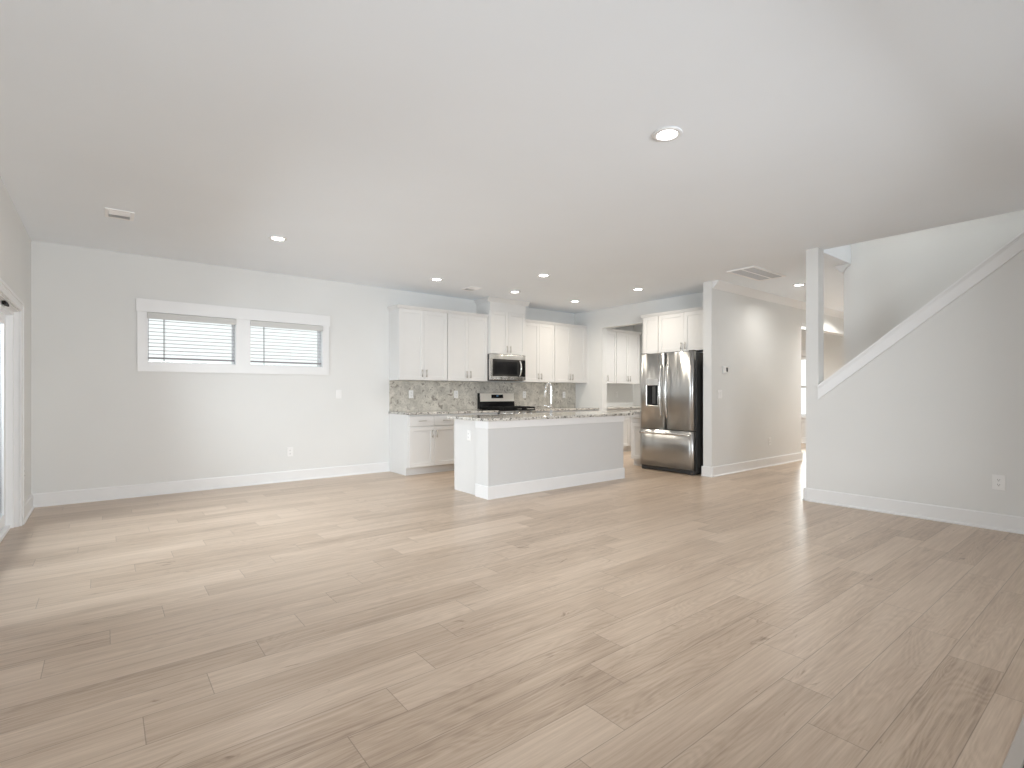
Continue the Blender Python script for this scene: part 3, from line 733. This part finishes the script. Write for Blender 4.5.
for xx in (-hw + 0.05, hw - 0.05): m.tube([(xx, -fd + 0.012, Zs - 0.055), (xx, -fd - 0.040, Zs - 0.055)], 0.014, 10)
m.build('handle', STEEL2, fz)
MB().box(-hw + 0.01, hw - 0.01, -fd + 0.035, -fd + 0.085, 0.012, 0.066, 0.004).build('base_grille', DARKM, fr)
for xx in (-hw + 0.03, hw - 0.10): MB().box(xx, xx + 0.07, -fd + 0.02, -fd + 0.10, 0.0, 0.04, 0.004).build('foot', DARKM, fr)
for xx in (-hw + 0.01, hw - 0.09): MB().box(xx, xx + 0.08, -fd + 0.03, -fd + 0.16, FRH + 0.001, FRH + 0.018, 0.004).build('hinge_cover', DARKM, fr)

# ------------------------------------------------------------------ ceiling fittings
def downlight_proto(label, loc):
    t = thing('recessed_light', label, 'ceiling light', loc, 0, 'round recessed ceiling lights')
    MB().lathe([(0.060, -0.002), (0.085, -0.0005), (0.088, -0.004), (0.084, -0.009), (0.066, -0.012), (0.058, -0.008)], 0, 0, 40, closed=True).build('trim_ring', TRIM, t)
    MB().lathe([(0.0605, -0.004), (0.0605, -0.0075), (0.045, -0.010), (0.02, -0.0115)], 0, 0, 40).build('lens', LENS, t)
    return t
LIGHTS = [((2.660, 1.847), 'large-looking round recessed light nearest the viewer on the ceiling', 6),
          ((1.375, 5.538), 'round recessed light near the left wall, past the high windows', 5),
          ((3.581, 6.178), 'round recessed light above the left end of the kitchen cabinets', 1.5),
          ((4.970, 6.191), 'round recessed light beside the top of the raised microwave cabinet', 2.5),
          ((4.572, 5.086), 'round recessed light above the middle of the island', 10),
          ((6.286, 6.197), 'round recessed light near the kitchen corner', 10),
          ((6.302, 4.889), 'round recessed light in front of the refrigerator', 11),
          ((7.862, 3.241), 'round recessed light in the hall beside the stair post', 7),
          ((10.60, 3.150), 'added unseen round recessed light deep in the hall behind the stair wall', 40),  # added out of view to light the hall header
          ((10.90, 5.500), 'added unseen round recessed light in the front room beyond the hall', 25),  # added out of view to brighten the front room
          ((8.300, 5.750), 'added unseen round recessed light inside the pantry', 26)]  # added behind the opening head to brighten the pantry
proto = None
for (x, y), lab, pw in LIGHTS:
    if proto is None: proto = downlight_proto(lab, (x, y, H))
    else: copy_thing(proto, (x, y, H), 0, lab)
    l = bpy.data.lights.new('recessed_lamp', 'AREA'); l.shape = 'DISK'; l.size = 0.11; l.energy = pw; l.spread = math.radians(150); l.color = (1.0, 0.89, 0.74) if 4.0 < x < 7.0 and y > 4.5 else (1.0, 0.965, 0.91)
    lo = bpy.data.objects.new('recessed_lamp', l); COL.objects.link(lo); lo.location = (x, y, H - 0.014)

def vent(label, x, y, sx, sy, rz=0.0):
    t = thing('ceiling_vent', label, 'vent', (x, y, H), rz, 'small ceiling supply vents')
    f = MB(); b_ = 0.028
    f.box(-sx / 2, -sx / 2 + b_, -sy / 2, sy / 2, -0.008, -0.0005, 0.002); f.box(sx / 2 - b_, sx / 2, -sy / 2, sy / 2, -0.008, -0.0005, 0.002)
    f.box(-sx / 2 + b_, sx / 2 - b_, -sy / 2, -sy / 2 + b_, -0.008, -0.0005, 0.002); f.box(-sx / 2 + b_, sx / 2 - b_, sy / 2 - b_, sy / 2, -0.008, -0.0005, 0.002)
    f.build('frame', VENTW, t)
    MB().box(-sx / 2 + b_, sx / 2 - b_, -sy / 2 + b_, sy / 2 - b_, -0.0035, -0.0005).build('duct_opening', SLOT, t)
    s = MB(); n = 8; span = sy - 2 * b_
    for k in range(n):
        yy = -sy / 2 + b_ + span * (k + 0.5) / n; sg = 1 if k < n * 0.45 else -1
        s.prism([(yy - 0.004 * sg, -0.001), (yy + 0.010 * sg, -0.013), (yy + 0.012 * sg, -0.012), (yy - 0.001 * sg, -0.001)], 'x', -sx / 2 + b_, sx / 2 - b_)
    s.build('louvres', VENTW, t)
    return t
vent('small white ceiling vent near the left wall', 0.105, 5.66, 0.205, 0.27)
vent('small white ceiling vent above the end kitchen cabinets', 4.32, 6.42, 0.205, 0.27)
t = thing('return_grille', 'large flat white return air grille on the hall ceiling', 'grille', (6.70, 3.285, H))
sx, sy, b_ = 0.86, 0.37, 0.03
f = MB(); f.box(-sx / 2, sx / 2, -sy / 2, -sy / 2 + b_, -0.014, -0.0005, 0.002); f.box(-sx / 2, sx / 2, sy / 2 - b_, sy / 2, -0.014, -0.0005, 0.002); f.box(-sx / 2, -sx / 2 + b_, -sy / 2 + b_, sy / 2 - b_, -0.014, -0.0005, 0.002); f.box(sx / 2 - b_, sx / 2, -sy / 2 + b_, sy / 2 - b_, -0.014, -0.0005, 0.002)
f.box(-sx / 2 + b_, sx / 2 - b_, -0.011, 0.011, -0.011, -0.0005)
f.build('frame', VENTW, t)
MB().box(-sx / 2 + b_, sx / 2 - b_, -sy / 2 + b_, sy / 2 - b_, -0.0025, -0.0005).build('filter', GRILL, t)
s = MB(); n = 46
for k in range(n):
    xx = -sx / 2 + b_ + (sx - 2 * b_) * (k + 0.5) / n
    s.prism([(xx - 0.004, -0.0028), (xx + 0.003, -0.008), (xx + 0.005, -0.008), (xx - 0.002, -0.0028)], 'y', -sy / 2 + b_, sy / 2 - b_)
s.build('louvres', GRILL, t)

# ------------------------------------------------------------------ outlets, switches, thermostat (local front towards -y)
def plate(m, w_, h_): m.box(-w_ / 2, w_ / 2, -0.006, -0.0005, -h_ / 2, h_ / 2, 0.002); return m
def outlet(label, loc, rz, w_=0.076, h_=0.122, group='white wall outlets'):
    t = thing('wall_outlet', label, 'outlet', loc, rz, group)
    plate(MB(), w_, h_).build('plate', PLASTIC, t)
    for s_ in (-1, 1):
        r = MB().box(-0.017, 0.017, -0.0085, -0.006, s_ * 0.021 - 0.015, s_ * 0.021 + 0.015, 0.002).build('receptacle', PLASTIC, t)
        q = MB(); zc = s_ * 0.021
        q.box(-0.008, -0.0055, -0.0090, -0.0084, zc - 0.002, zc + 0.008); q.box(0.0055, 0.008, -0.0090, -0.0084, zc - 0.002, zc + 0.007); q.box(-0.0025, 0.0025, -0.0090, -0.0084, zc - 0.010, zc - 0.005)
        q.build('slots', SLOT, r)
    return t
def switch(label, loc, rz, gangs=1, group='white rocker switches', h_=0.122):
    w_ = 0.076 + 0.046 * (gangs - 1)
    t = thing('light_switch', label, 'switch', loc, rz, group)
    plate(MB(), w_, h_).build('plate', PLASTIC, t)
    for k in range(gangs):
        xc = (k - (gangs - 1) / 2) * 0.046
        MB().box(xc - 0.0165, xc + 0.0165, -0.0075, -0.006, -0.033, 0.033, 0.001).prism([(-0.0075, -0.031), (-0.0105, 0.031), (-0.0075, 0.031)], 'x', xc - 0.0145, xc + 0.0145).build('rocker', PLASTIC, t)
    return t
switch('white switch on the far wall just right of the windows', (2.595, YF, 1.160), 0)
outlet('white outlet low on the far wall below the windows', (1.940, YF, 0.392), 0)
ys = YF - 0.020
GS = 'white plates on the granite backsplash'
outlet('white plate at the left end of the granite backsplash', (3.710, ys, 1.157), 0, group=GS)
outlet('white plate on the backsplash between the left end and the range', (4.525, ys, 1.152), 0, group=GS)
outlet('white plate on the backsplash just right of the range', (5.985, ys, 1.145), 0, group=GS)
outlet('white plate on the backsplash behind the faucet, near the kitchen corner', (6.985, ys, 1.140), 0, group=GS)
outlet('white plate on the pantry wall above the worktop', (8.56, YF, 1.14), 0)
outlet('white outlet on the stair wall above the baseboard', (XS, 0.860, 0.410), RZR, 0.085, 0.128)
outlet('white outlet on the left wall between patio door and corner', (XL, 6.55, 0.432), PI / 2)
outlet('white outlet on the left end panel of the island', (IX0 + 0.022, 5.03, 0.68), RZR)
outlet('white outlet low on the hall wall', (8.375, YH0, 0.399), 0)
switch('white double switch on the hall wall under the thermostat', (6.868, YH0, 1.158), 0, 2)
t = thing('thermostat', 'white thermostat with dark screen on the hall wall', 'thermostat', (7.00, YH0, 1.512))
MB().box(-0.062, 0.062, -0.022, -0.0005, -0.050, 0.050, 0.006, 2).build('body', PLASTIC, t)
MB().box(0.012, 0.055, -0.024, -0.022, -0.030, 0.034, 0.001).build('screen', BLACK, t)
MB().lathe([(0.03, -0.075), (0.03, -0.055)], 0.0, -0.012, 20).build('wall_bracket', PLASTIC, t) if False else None

# ------------------------------------------------------------------ hearth at the near right edge
t = thing('hearth', 'low dark hearth slab with greige edging at the near right corner of the floor', 'hearth', (3.0, YN, 0))
MB().box(-1.0, 1.4, 0.0, 0.565, 0.0, 0.018, 0.002).build('slab', SLATE, t)
MB().box(-1.0, 1.4, 0.565, 0.605, 0.0, 0.022, 0.003).build('edging', GREIGE, t)
